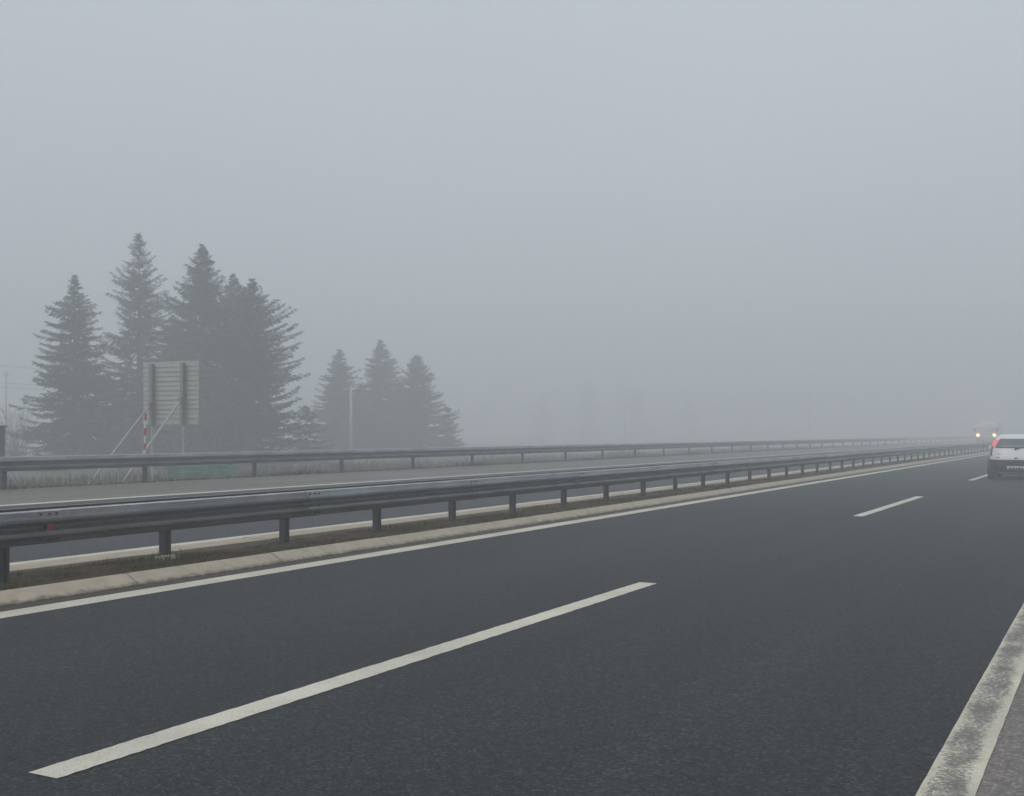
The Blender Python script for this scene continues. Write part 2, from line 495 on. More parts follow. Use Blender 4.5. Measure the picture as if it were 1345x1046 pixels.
# sigma post: folded section, ribs show as vertical stripes
def post_mesh(parent, z0, z1, mat):
    b = MB()
    # web facing the traffic with two folds, flanges along x
    web = [(.036, -.050), (.040, -.050), (.040, -.024), (.012, -.014), (.012, .014), (.040, .024), (.040, .050), (-.036, .050),
           (-.036, .026), (-.032, .026), (-.032, .046), (.036, .046), (.036, .027), (.008, .017), (.008, -.017), (.036, -.027), (.036, -.046),
           (-.032, -.046), (-.032, -.026), (-.036, -.026), (-.036, -.050)]
    b.prism_z(web, z0, z1)
    return b.build('post', mat, parent)
pm = post_mesh(med, -.1, .70, M['post'])
sp = MB(); sp.box(.042, .152, -.04, .04, zc-.09, zc+.09); spa = sp.build('spacer', M['post'], med)
sp = MB(); sp.box(-.152, -.038, -.04, .04, zc-.09, zc+.09); spb = sp.build('spacer', M['post'], med)
y = P0 - 1.98*5; k = 0
while y < 170:
    loc = (rnd.uniform(-.006, .006), y + rnd.uniform(-.02, .02), 0)
    if k == 0: pm.location = loc; spa.location = loc; spb.location = loc
    else:
        c = copy_child(pm, 'post', med, loc); c.rotation_euler = (rnd.uniform(-.008, .008), rnd.uniform(-.008, .008), rnd.uniform(-.08, .08))
        if y < 75:
            copy_child(spa, 'spacer', med, loc); copy_child(spb, 'spacer', med, loc)
    y += 1.98; k += 1
b = MB(); b.box(.06, .20, 8.70, 8.92, .11, .150); tag(b.build('footing', M['kerb'], med), 'small pale concrete footing')
# red reflector in the trough of the near beam
b = MB()
ry = 7.27
b.add([(.163, ry-.05, zc-.034), (.163, ry+.045, zc-.034), (.163, ry+.04, zc+.036), (.163, ry-.04, zc+.036),
       (.215, ry-.05, zc-.034), (.215, ry+.045, zc-.034), (.21, ry+.035, zc+.036), (.21, ry-.04, zc+.036)],
      [(0,3,2,1),(4,5,6,7),(0,1,5,4),(1,2,6,5),(2,3,7,6),(3,0,4,7)])
b.build('reflector', M['reflector'], med)

# --- far rail: posts every 4 m
FD, F0 = 21.2, 20.2
far = empty('far_guardrail', (-FD, 0, 0))
tag(far, 'single grey guardrail along the outer edge of the far carriageway', 'guardrail')
zf = .785
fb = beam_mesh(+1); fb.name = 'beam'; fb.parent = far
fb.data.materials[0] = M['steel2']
fp = post_mesh(far, .0, .90, M['post'])
k = 0; y = F0 - 16
while y < 230:
    loc = (.09 + (.006 if k % 2 else 0), y + .35, zf)
    pl = (0, y, 0)
    if k == 0: fb.location = loc; fp.location = pl
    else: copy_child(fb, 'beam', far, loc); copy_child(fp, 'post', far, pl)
    y += 4; k += 1
b = MB(); b.box(.09, .15, 60.7, 60.82, .935, 1.0); tag(b.build('reflector', M['reflector_w'], far), 'small white reflector on top of the beam')

# ------------------------------------------------------------------ snow pole on the far rail
sp_ = empty('snow_pole', (-21.33, 20.31, .2))
tag(sp_, 'thin red and white banded snow pole behind a far guardrail post', 'snow pole')
zz = [0, .62, .72, .86, 1.06, 1.26, 1.46, 1.66, 1.76]
top = (.03, .02)
b = MB(); b2 = MB()
cuts = [(0., .70, 0), (.70, .84, 1), (.84, 1.0, 0), (1.0, 1.19, 1), (1.19, 1.38, 0), (1.38, 1.57, 1), (1.57, 1.74, 0)]
for z0, z1, w in cuts:
    q = lambda z: (top[0]*z/1.74 - .01, top[1]*z/1.74, z)
    (b2 if w else b).tube([q(z0), q(z1)], .026, 10)
b.build('red_band', M['red'], sp_); b2.build('white_band', M['white'], sp_)

# ------------------------------------------------------------------ sign seen from behind, with struts
sg = empty('road_sign', (-29.7, 29.5, -.35))
tag(sg, 'large road sign seen from behind, ribbed pale aluminium back on two braced posts', 'road sign')
x0, x1, zb, zt = -1.33, 1.33, 2.15, 4.32
b = MB()
nr = 13
for i in range(nr):
    z0 = zb + (zt-zb)*i/nr; z1 = zb + (zt-zb)*(i+1)/nr
    b.box(x0, x1, .0, .03, z0 + .003, z1 - .003)
    if i: b.box(x0 + .004, x1 - .004, -.03 if i % 2 else -.018, .002, z0 - .012, z0 + .012, 1)
b.box(x0-.02, x1+.02, -.012, .035, zt, zt+.03); b.box(x0-.02, x1+.02, -.012, .035, zb-.03, zb)
b.build('panel', [M['alu'], M['alu_dark']], sg)
for px in (-.8, .7):
    b = MB(); b.box(px-.035, px+.035, -.17, -.035, 2.05, 4.28); b.box(px-.065, px+.065, -.185, -.17, 2.05, 4.28)
    b.build('upright_beam', M['alu_dark'], sg)
    b = MB(); b.tube([(px, -.09, 0), (px, -.09, 2.06)], .045, 10); b.build('post', M['strut'], sg)
    zt_ = 2.98 if px > 0 else 2.80
    b = MB(); b.tube([(px, -.19, zt_), (px, -3.05, -.05)], .04, 10); b.build('strut', M['strut'], sg)
    b = MB(); b.box(px-.06, px+.06, -.27, -.186, zt_-.09, zt_+.09); b.build('bracket', M['alu_dark'], sg)

# ------------------------------------------------------------------ green slatted board behind the rail
gb = empty('green_barrier', (-23.2, 22.9, -.05))
tag(gb, 'low faded green slatted barrier on the bank just behind the far guardrail', 'barrier')
for i in range(4):
    b = MB(); z = .12 + .155*i
    b.box(-.012, .012, 0, 2.8 - .1*(i % 2), z, z + .125); b.build('slat', M['green'], gb)
for yy in (.12, 1.4, 2.6):
    b = MB(); b.box(-.055, -.0125, yy-.03, yy+.03, -.1, .76); b.build('post', M['alu_dark'], gb)

# grey cabinet at the left edge
cb = empty('roadside_cabinet', (-29.24, 21.95, -.35))
tag(cb, 'dark grey upright block cut off by the left edge behind the far guardrail', 'cabinet')
b = MB(); b.box(-.9, .25, -.25, .25, 0, 1.98); b.build('housing', M['cabinet'], cb)
b = MB(); b.box(-.94, .29, -.29, .29, 1.98, 2.03); b.build('lid', M['cabinet'], cb)

# ------------------------------------------------------------------ conifers
def conifer(x, y, zg, H, prof, label, group, seed, dens=1.0, up=.15, spacing=.27, gaps=.0, lean=(0, 0), side=None):
    """prof: radius in metres at fractions of height measured from the top"""
    r = random.Random(seed)
    t = empty('conifer_tree', (x, y, zg))
    tag(t, label, 'conifer', group)
    tr = MB()
    tr.tube([(lean[0]*q*q, lean[1]*q*q, H*q) for q in (0, .25, .5, .75, 1.)], [.16*H/9, .13*H/9, .09*H/9, .045*H/9, .008], 8)
    tr.build('trunk', M['bark'], t, True)
    def rad(f):
        for (a, ra), (c, rc) in zip(prof, prof[1:]):
            if a <= f <= c: return ra + (rc-ra)*(f-a)/(c-a)
        return prof[-1][1]
    V, F = [], []
    V2, F2 = [], []
    def twig(p, d, L, w, droop):
        # a flat frond, folded along its middle, hanging a little
        dx, dy, dz = d
        nx, ny = -dy, dx
        m = math.hypot(nx, ny) + 1e-6; nx /= m; ny /= m
        b = len(V)
        q1 = (p[0]+dx*L*.45, p[1]+dy*L*.45, p[2]+dz*L*.45 - droop*L*.15)
        q2 = (p[0]+dx*L, p[1]+dy*L, p[2]+dz*L - droop*L*.6)
        hz = -w * r.uniform(.3, 1.3)
        V.extend([p, (q1[0]+nx*w, q1[1]+ny*w, q1[2]+hz), q2, (q1[0]-nx*w, q1[1]-ny*w, q1[2]+hz), q1])
        F.extend([(b, b+1, b+4), (b+1, b+2, b+4), (b, b+4, b+3), (b+3, b+4, b+2)])
    z = H - .12
    az0 = r.random()*6.28; ph1, ph2 = r.random()*6.28, r.random()*6.28
    # leader
    for i in range(9):
        a = r.random()*6.28
        twig((lean[0], lean[1], H - .75 + .08*i), (.5*math.cos(a), .5*math.sin(a), .8), .28, .035, 0)
    while z > .25:
        f = 1 - z/H
        Rr = rad(f)
        wf = r.uniform(.82, 1.14)
        nb = int((5 + 3*min(1, Rr)) * dens * (1 + .5*max(0, f-.55)))
        az0 += 1.1 + r.random()
        for kb in range(nb):
            if r.random() < gaps*(1-f): continue
            a = az0 + 6.283*kb/nb + r.uniform(-.35, .35)
            L = Rr * wf * (1 + .16*math.sin(2*a + ph1 + .9*z) + .1*math.sin(a + ph2 - .6*z)) * r.uniform(.62, 1.12) * (1.12 if r.random() < .12 else 1)
            if side: L *= 1 + side[1]*max(0, math.cos(a - side[0]))
            if L < .08: L = .08
            zz0 = z + r.uniform(-.2, .2)
            q = zz0 / H; ox, oy = lean[0]*q*q, lean[1]*q*q
            ca, sa = math.cos(a), math.sin(a)
            rise = up * (1.4 - 1.5*f) + r.uniform(-.16, .16)
            sag = .30*f + .10
            pts = []
            ns = max(3, int(L/.13))
            for i in range(ns+1):
                s = i/ns
                zz1 = zz0 + L*(rise*s*1.3 - sag*s*(1-.55*s*s)*1.15)
                pts.append((ox + ca*L*s, oy + sa*L*s, zz1))
            b = len(V2)
            for i, p in enumerate(pts):
                w = .022*(1-i/ns) + .004
                V2.extend([(p[0]-sa*w, p[1]+ca*w, p[2]), (p[0]+sa*w, p[1]-ca*w, p[2]), (p[0], p[1], p[2]-w*1.6)])
                if i:
                    for (u, v) in ((0, 1), (1, 2), (2, 0)):
                        F2.append((b+3*(i-1)+u, b+3*(i-1)+v, b+3*i+v, b+3*i+u))
            for i in range(1, ns+1):
                s = i/ns
                if s < .15 and L > .8: continue
                tl = (.20 + .42*min(1, L/2.0)*(1 - .75*s)) * r.uniform(.6, 1.35)
                for sg_ in (-1, 1):
                    if r.random() < .08: continue
                    ta = a + sg_*r.uniform(.55, 1.15)
                    twig(pts[i], (math.cos(ta), math.sin(ta), r.uniform(-.12, .12)), tl, .045 + .05*tl, r.uniform(.2, 1.1))
                if r.random() < .9:   # hanging spray under the branch
                    ta = a + r.uniform(-.8, .8)
                    twig(pts[i], (.35*math.cos(ta), .35*math.sin(ta), -.8), tl*.7, .045, .2)
            twig(pts[-1], (ca, sa, .15), .22, .045, .1)
        z -= spacing * r.uniform(.75, 1.2) * (.55 + .45*min(1, f*3 + .3))
    o = link_mesh('crown', V + V2, F + [tuple(i + len(V) for i in q) for q in F2], [M['needles'], M['bark']], t,
                  midx=[0]*len(F) + [1]*len(F2))
    return t

TH = R(28.33); CT, ST = math.cos(TH), math.sin(TH)
# positions on the ground: (x, y) in metres
def spot(lat, depth):
    """lat metres across the line of sight, depth metres along it"""
    return (lat*CT - depth*ST, lat*ST + depth*CT)
g1 = 'spruces behind the road sign'; g2 = 'farther conifers beyond the rail'
def lat(px, dep): return (px - 672.5) / 1480 * dep
trees = [
 # lateral offset, depth, height, profile (fraction from the top, radius), label, group, seed, options
 (lat(98, 61), 61, 10.9, [(0, .02), (.05, .2), (.12, .58), (.27, 1.4), (.49, 2.2), (.76, 2.75), (1, 2.9)], 'leftmost tall spruce of the nearer group, with a dense even cone', g1, 3, dict(dens=1.3)),
 (lat(183, 66), 66, 14.1, [(0, .02), (.05, .28), (.12, .62), (.17, .8), (.22, 1.35), (.3, 1.9), (.38, 1.6), (.46, 2.2), (.7, 3.0), (1, 3.2)], 'tallest spruce with a thin ragged open top, directly behind the sign', g1, 8, dict(gaps=.38, up=.36, dens=1.1)),
 (lat(266, 63), 63, 12.9, [(0, .02), (.04, .2), (.1, .65), (.18, 1.15), (.27, 1.95), (.43, 2.6), (.7, 3.1), (1, 3.4)], 'broad dark spruce with a pointed dense top just right of the sign', g1, 21, dict(dens=1.45, up=.26)),
 (lat(330, 61), 61, 10.6, [(0, .02), (.05, .3), (.1, .7), (.16, .9), (.22, 1.6), (.47, 2.25), (.62, 2.6), (1, 2.8)], 'spruce at the right end of the nearer group with long upswept right branches', g1, 34, dict(up=.38, gaps=.1, dens=1.2, lean=(.1, 0), side=(TH, .14))),
 (lat(307, 66), 66, 11.6, [(0, .02), (.06, .4), (.14, .9), (.25, 1.5), (.5, 2.3), (1, 3.0)], 'spruce standing close behind two others, its top a shoulder right of the broad dark one', g1, 27, dict(dens=1.25, up=.34, gaps=.08)),
 (lat(226, 69), 69, 9.6, [(0, .03), (.08, .5), (.2, 1.1), (.5, 2.1), (1, 3.0)], 'shorter spruce half hidden above the sign, between the tallest and the broad dark one', g1, 29, dict(dens=1.2, gaps=.1)),
 (lat(140, 70), 70, 6.2, [(0, .1), (.2, 1.1), (.5, 2.0), (1, 2.4)], 'low dark spruce filling the gap between the leftmost and the tallest spruce', g1, 39, dict(dens=1.1)),
 (lat(402, 72), 72, 4.1, [(0, .1), (.3, 1.1), (.7, 1.7), (1, 1.9)], 'short bushy conifer low in the gap between the two tree groups', g1, 40, dict(gaps=.1)),
 (lat(446, 108), 108, 10.5, [(0, .04), (.08, .45), (.22, 1.35), (.57, 2.6), (1, 3.1)], 'left conifer of the farther group, behind the pale pole', g2, 51, dict(gaps=.05, dens=1.45)),
 (lat(500, 112), 112, 11.7, [(0, .04), (.06, .4), (.2, 1.45), (.54, 2.9), (1, 3.4)], 'middle and tallest conifer of the farther group', g2, 62, dict(dens=1.55)),
 (lat(548, 110), 110, 10.2, [(0, .04), (.1, .6), (.25, 1.45), (.55, 2.6), (.8, 3.3), (1, 3.4)], 'right conifer of the farther group with a forked shoulder', g2, 73, dict(gaps=.08, up=.34, dens=1.45)),
 (lat(474, 114), 114, 7.4, [(0, .05), (.1, .7), (.4, 2.0), (1, 3.0)], 'lower conifer filling the gap between the left and middle trees of the farther group', g2, 91, dict(dens=1.4)),
 (lat(524, 113), 113, 7.6, [(0, .05), (.1, .7), (.4, 2.0), (1, 3.0)], 'lower conifer filling the gap between the middle and right trees of the farther group', g2, 92, dict(dens=1.4)),
 (lat(588, 108), 108, 5.0, [(0, .1), (.3, .8), (.7, 1.4), (1, 1.6)], 'small sparse conifer at the right end of the farther group', g2, 84, dict(gaps=.25, up=.3)),
]
for la, dep, H, prof, lab, grp, seed, kw in trees:
    K = 1.17 if grp is g1 else 1.0
    x, y = spot(la*K, dep*K); H = H*K - (K-1)*2.; prof = [(a, r_*K*(1 if grp is g1 else 1.12)) for a, r_ in prof]
    conifer(x, y, terrain_z(-x) - .1, H, prof, lab, grp, seed, **kw)

for px, dep, ytop, lab, sd_ in ((712, 325, 520, 'leftmost of the four ghostly conifers in the far fog', 101), (772, 335, 496, 'tallest of the four ghostly conifers in the far fog', 102),
                                (838, 345, 505, 'third from the left of the four ghostly conifers in the far fog', 103), (905, 355, 525, 'rightmost of the four ghostly conifers in the far fog', 104)):
    H = (569-ytop)/1480*dep + 1.455 + 1.1
    x, y = spot(lat(px, dep), dep)
    conifer(x, y, terrain_z(-x) - .1, H, [(0, .25), (.1, 1.6), (.4, 4.2), (1, 6.6)], lab, 'ghostly conifers in the far fog', sd_, dens=.9, spacing=.55)

# bare trees almost lost in the fog
def bare_tree(lat, dep, H, label, seed):
    r = random.Random(seed)
    x, y = spot(lat, dep)
    t = empty('bare_tree', (x, y, -1.2)); tag(t, label, 'tree', 'bare trees lost in the fog')
    tr = MB(); tr.tube([(0, 0, 0), (.1, 0, H*.4), (0, .1, H*.75), (0, 0, H)], [.22, .17, .09, .02], 8); tr.build('trunk', M['barebark'], t, True)
    cr = MB()
    def limb(p, d, L, rad, lv):
        q = [p]; c = list(p)
        for i in range(3):
            d = [d[0]+r.uniform(-.2, .2), d[1]+r.uniform(-.2, .2), d[2]+r.uniform(-.05, .2)]
            m = math.sqrt(sum(e*e for e in d)); d = [e/m for e in d]
            c = [c[j] + d[j]*L/3 for j in range(3)]; q.append(tuple(c))
        cr.tube(q, [rad, rad*.75, rad*.5, rad*.25], 4, cap=False)
        if lv:
            for _ in range(4):
                k = r.randint(1, 3); a = r.random()*6.28
                limb(q[k], [d[0]+.8*math.cos(a), d[1]+.8*math.sin(a), d[2]+.3], L*.6, rad*.5, lv-1)
    for i in range(16):
        h = H*(.28 + .66*i/16); a = i*2.4
        limb((0, 0, h), [math.cos(a), math.sin(a), 1.0], H*.26*(1.1-.7*i/16), .07, 2)
    cr.build('crown', M['barebark'], t)
bare_tree(lat(820, 300), 300, 16.5, 'very faint bare tree in the middle of the fog, left of centre rail', 5)
bare_tree(lat(1062, 310), 310, 15.5, 'fainter bare tree in the fog farther right along the far guardrail', 6)
# small scrubby bush at the left, left of the spruces
def bush(lat, dep, H, Wd, label, seed, mat):
    r = random.Random(seed); x, y = spot(lat, dep)
    t = empty('leafless_bush', (x, y, terrain_z(-x) - .05)); tag(t, label, 'bush')
    b = MB()
    for i in range(110):
        a = r.random()*6.28; L = H*r.uniform(.5, 1.0); sp_r = r.uniform(.05, .5)*Wd
        p0 = (r.uniform(-.15, .15)*Wd, r.uniform(-.15, .15)*Wd, 0)
        p1 = (p0[0]+sp_r*.5*math.cos(a), p0[1]+sp_r*.5*math.sin(a), L*.6)
        p2 = (p0[0]+sp_r*math.cos(a), p0[1]+sp_r*math.sin(a), L)
        b.tube([p0, p1, p2], [.014, .01, .004], 4, cap=False)
        for j in range(4):
            s = r.uniform(.4, 1); a2 = r.random()*6.28
            q0 = tuple(p1[m]+(p2[m]-p1[m])*s for m in range(3)); q1 = (q0[0]+.3*math.cos(a2), q0[1]+.3*math.sin(a2), q0[2]+.3)
            b.tube([q0, q1], [.008, .003], 3, cap=False)
    b.build('stems', mat, t)
bush(lat(20, 76), 76, 4.4, 3.6, 'thin leafless bush at the left edge beside the leftmost spruce', 15, M['barebark'])

# ------------------------------------------------------------------ poles and wires
def ground_pole(name, lat, dep, H, rad, label, cat, arm=None):
    x, y = spot(lat, dep); z = terrain_z(-x) - .1
    t = empty(name, (x, y, z)); tag(t, label, cat)
    b = MB(); b.tube([(0, 0, 0), (0, 0, H)], [rad, rad*.75], 10); b.build('shaft', M['wood'], t, True)
    if arm:
        b = MB(); b.tube([(0, 0, H-.05), (CT*.25, ST*.25, H+.35), (CT*.75, ST*.75, H+.6)], .04, 8); b.build('arm', M['wood'], t)
        b = MB(); b.tube([(CT*.7, ST*.7, H+.56), (CT*1.1, ST*1.1, H+.62)], [.09, .06], 8); b.build('lamp_head', M['wood'], t)
    else:
        b = MB(); b.box(-.45, .45, -.04, .04, H-.35, H-.27); b.build('crossarm', M['wood'], t)
    return t
ground_pole('lamp_post', lat(461, 90), 90, 6.2, .13, 'slender pale lamp post in front of the farther conifers', 'lamp post', True)
ground_pole('utility_pole', lat(8, 100), 100, 8.0, .09, 'faint utility pole at the far left carrying thin wires', 'utility pole')
ground_pole('utility_pole', lat(760, 300), 300, 9.5, .17, 'utility pole nearly lost in fog near the middle of the far guardrail', 'utility pole')
for i, (za, lab) in enumerate(((7.4, 'topmost thin black overhead wire at the left, passing behind the spruces'),
                               (5.9, 'middle thin overhead wire at the left, close above another one'),
                               (5.5, 'lowest thin overhead wire at the left, passing behind the spruces'))):
    b = MB()
    pa, pb = spot(-88, 58), spot(lat(760, 300), 300)
    pm_ = spot(lat(8, 100), 100)
    seg = []
    for (a, c, s0, s1) in ((pa, pm_, 0, 8), (pm_, pb, 0, 24)):
        for k in range(s0, s1 + (1 if c is pb else 0)):
            q = k/s1; sag = (.25 if c is pm_ else .35)*4*q*(1-q)
            seg.append((a[0]+(c[0]-a[0])*q, a[1]+(c[1]-a[1])*q, za - sag))
    b.tube(seg, .014, 5)
    tag(b.build('overhead_wire', M['wire']), lab, 'wire', 'overhead wires')

# ------------------------------------------------------------------ vehicles
class Shell:
    """rings (z, y_rear, y_front, half width); rounded-rectangle plan at every height"""
    def __init__(self, rings, n=4.6): self.r = rings; self.n = n
    def at(self, z):
        r = self.r
        if z <= r[0][0]: return r[0][1:]
        for a, b in zip(r, r[1:]):
            if a[0] <= z <= b[0]:
                t = (z-a[0])/(b[0]-a[0]); return tuple(a[i]+(b[i]-a[i])*t for i in (1, 2, 3))
        return r[-1][1:]
    def pt(self, t, z, off=0.):
        yr, yf, hw = self.at(z); e = 2/self.n; yc, hl = (yr+yf)/2, (yf-yr)/2
        c, s = math.cos(t), math.sin(t)
        x = math.copysign(abs(c)**e, c)*(hw+off); y = yc + math.copysign(abs(s)**e, s)*(hl+off)
        return (x, y, z)
    def end(self, x, z, front, off=0.):
        yr, yf, hw = self.at(z); yc, hl = (yr+yf)/2, (yf-yr)/2
        k = max(0., 1-min(1., abs(x)/hw)**self.n)**(1/self.n)
        return (x, yc + (1 if front else -1)*(hl*k+off), z)
    def flank(self, y, z, side, off=0.):
        yr, yf, hw = self.at(z); yc, hl = (yr+yf)/2, (yf-yr)/2
        k = max(0., 1-min(1., abs(y-yc)/hl)**self.n)**(1/self.n)
        return (side*(hw*k+off), y, z)
    def body(self, name, mat, parent, nt=72):
        vs, fs = [], []
        zs = [q[0] for q in self.r]
        ts = []
        for k in range(nt):
            u = k/nt*4; qd = int(u); v = u-qd            # denser round the corners
            ts.append((qd + .5 - .5*math.cos(math.pi*v))*math.pi/2 if False else (qd + v)*math.pi/2)
        for z in zs:
            for t in ts: vs.append(self.pt(t, z))
        for a in range(len(zs)-1):
            for k in range(nt):
                fs.append((a*nt+k, a*nt+(k+1)%nt, (a+1)*nt+(k+1)%nt, (a+1)*nt+k))
        fs.append(tuple((len(zs)-1)*nt+k for k in range(nt))); fs.append(tuple(range(nt-1, -1, -1)))
        return link_mesh(name, vs, fs, mat, parent, True)
    def patch(self, name, mat, parent, fn, us, ws):
        vs = [fn(u, w) for w in ws for u in us]; n = len(us)
        fs = [(j*n+i, j*n+i+1, (j+1)*n+i+1, (j+1)*n+i) for j in range(len(ws)-1) for i in range(n-1)]
        o = link_mesh(name, vs, fs, mat, parent, True)
        so = o.modifiers.new('thick', 'SOLIDIFY'); so.thickness = .012; so.offset = 0
        return o
def lin(a, b, n): return [a+(b-a)*i/n for i in range(n+1)]

def wheel(parent, x, y, rad, side):
    b = MB(); prof = [(.0, rad*.62), (.0, rad*.93), (.02, rad), (.16, rad), (.18, rad*.93), (.18, rad*.5)]
    n = 24; vs = []; fs = []
    for u, rr in prof:
        for k in range(n): vs.append((x - side*u, y + rr*math.cos(k*math.tau/n), rad + rr*math.sin(k*math.tau/n)))
    for a in range(len(prof)-1):
        for k in range(n): fs.append((a*n+k, a*n+(k+1)%n, (a+1)*n+(k+1)%n, (a+1)*n+k))
    b.add(vs, fs); w = b.build('wheel', M['rubber'], parent, True)
    b = MB(); b.tube([(x - side*.03, y, rad), (x - side*.012, y, rad)], rad*.63, 20)
    for k in range(5):
        a = k*math.tau/5
        b.tube([(x - side*.005, y+.03*math.cos(a), rad+.03*math.sin(a)), (x - side*.008, y+rad*.58*math.cos(a), rad+rad*.58*math.sin(a))], .02, 6)
    b.build('rim', M['rim'], w)

# --- white hatchback, rear towards us
car = empty('white_hatchback', (-2.82, 38.1, 0))
tag(car, 'white hatchback seen from behind with lit red tail lamp and dark lower bumper', 'car')
sh = Shell([(.17, .16, 3.60, .72), (.24, .06, 3.72, .79), (.40, .01, 3.80, .82), (.62, .0, 3.81, .832), (.76, .03, 3.74, .828), (.86, .06, 3.50, .822),
            (.94, .085, 3.05, .805), (1.0, .105, 2.80, .785), (1.12, .17, 2.55, .735), (1.24, .25, 2.25, .67), (1.32, .31, 2.0, .62),
            (1.375, .37, 1.85, .57), (1.405, .48, 1.7, .50), (1.42, .70, 1.5, .38)])
sh.body('body', M['carpaint'], car)
sh.patch('rear_window', M['glass'], car, lambda u, w: sh.end(u*(sh.at(w)[2]-.17), w, False, .006), lin(-1, 1, 16), lin(.985, 1.275, 6))
for sd in (-1, 1):
    sh.patch('tail_lamp', M['lamp_on'], car, lambda u, w: sh.end(sd*(sh.at(w)[2]-.012-.135*u - .03*math.sin(math.pi*min(1, (w-1.04)/.22))*0), w, False, .012), lin(0, 1, 6), lin(1.05, 1.24, 6))
    sh.patch('tail_lamp', M['lamp_off'], car, lambda u, w: sh.end(sd*(sh.at(w)[2]-.012-.10*u), w, False, .011), lin(0, 1, 6), lin(.74, 1.045, 6))
    sh.patch('side_window', M['glass'], car, lambda u, w: sh.flank(.62 + (w-.98)*.5 + u*(1.75 - (w-.98)*1.7), w, sd, .006), lin(0, 1, 10), lin(.985, 1.27, 5))
    sh.patch('door_handle', M['black'], car, lambda u, w: sh.flank(u, w, sd, .02), lin(1.45, 1.62, 3), lin(.83, .86, 1))
    b = MB(); b.tube([(sd*.80, 2.45, .96), (sd*.94, 2.42, .99)], .03, 8); b.box(min(sd*.84, sd*.99), max(sd*.84, sd*.99), 2.36, 2.44, .95, 1.06); b.build('wing_mirror', M['carpaint'], car)
    for wy in (.58, 3.06):
        b = MB(); b.tube([(sd*.70, wy, .30), (sd*.838, wy, .30)], .335, 28); b.build('wheel_arch', M['black'], car)
        wheel(car, sd*.85, wy, .285, sd)
sh.patch('rear_bumper', M['black'], car, lambda u, w: sh.pt(u, w, .02), lin(math.pi*1.012, math.pi*1.988, 60), lin(.18, .625, 10))
sh.patch('front_bumper', M['black'], car, lambda u, w: sh.pt(u, w, .02), lin(math.pi*.03, math.pi*.97, 40), lin(.18, .5, 6))
for sd in (-1, 1):
    sh.patch('sill', M['black'], car, lambda u, w: sh.flank(u, w, sd, .012), lin(.95, 2.7, 8), lin(.18, .34, 3))
sh.patch('windscreen', M['glass'], car, lambda u, w: sh.end(u*(sh.at(w)[2]-.12), w, True, .006), lin(-1, 1, 16), lin(.99, 1.29, 5))
pl = sh.patch('number_plate', M['plate'], car, lambda u, w: sh.end(u, w, False, .032), lin(-.26, .26, 10), lin(.315, .42, 2))
b = MB()      # unreadable dark characters on the plate
for cx0, cx1 in ((-.19, -.12), (-.09, -.03), (.0, .03), (.06, .12), (.15, .2)):
    b.box(cx0, cx1, -.048, -.0385, .345, .392)
b.build('plate_marks', M['black'], pl)
sh.patch('bumper_trim', M['silver'], car, lambda u, w: sh.end(u, w, False, .03), lin(-.52, .62, 12), lin(.195, .225, 1))
sh.patch('tailgate_badge', M['black'], car, lambda u, w: sh.end(u, w, False, .009), lin(-.58, -.46, 3), lin(.685, .70, 1))
sh.patch('tailgate_badge', M['silver'], car, lambda u, w: sh.end(u, w, False, .009), lin(-.56, -.44, 3), lin(.80, .813, 1))
sh.patch('tailgate_handle', M['black'], car, lambda u, w: sh.end(u, w, False, .012), lin(-.05, .05, 3), lin(.66, .69, 1))
b = MB(); q0 = sh.end(-.02, .955, False, .03); q1 = sh.end(.42, 1.06, False, .022)
b.tube([q0, q1], .014, 6); b.tube([sh.end(-.02, .95, False, .0), q0], .035, 8); b.build('rear_wiper', M['black'], car)

# --- oncoming lorry in the fog
lorry = empty('oncoming_lorry', (-15.6, 161.8, lz(15.5)), math.pi)
lorry.scale = (1, 1, .86)
tag(lorry, 'oncoming lorry almost lost in fog with two bright yellow headlights', 'lorry')
cabs = Shell([(.42, -1.7, 0., 1.14), (.6, -1.85, .10, 1.22), (1.2, -1.9, .12, 1.24), (1.75, -1.9, .06, 1.24), (2.3, -1.9, -.05, 1.22),
              (2.75, -1.9, -.22, 1.18), (2.95, -1.88, -.42, 1.08), (3.0, -1.7, -.7, .9)], 7)
cabs.body('cab', M['vanpaint'], lorry)
cabs.patch('windscreen', M['glass_pale'], lorry, lambda u, w: cabs.end(u*(cabs.at(w)[2]-.1), w, True, .008), lin(-1, 1, 16), lin(1.7, 2.5, 6))
cabs.patch('grille', M['silver'], lorry, lambda u, w: cabs.end(u, w, True, .012), lin(-.7, .7, 8), lin(1.3, 1.5, 3))
cabs.patch('bumper', M['silver'], lorry, lambda u, w: cabs.pt(u, w, .03), lin(math.pi*.04, math.pi*.96, 40), lin(.45, .82, 5))
cabs.patch('number_plate', M['plate'], lorry, lambda u, w: cabs.end(u, w, True, .045), lin(-.26, .26, 6), lin(.55, .66, 1))
b = MB(); b.box(-1.25, 1.25, -9.2, -2.05, 1.05, 3.25); b.box(-1.22, 1.22, -9.15, -2.08, 3.25, 3.29); b.build('cargo_box', M['cargo'], lorry)
b = MB(); b.box(-.45, .45, -9.1, -.4, .55, 1.05); b.build('chassis', M['black'], lorry)
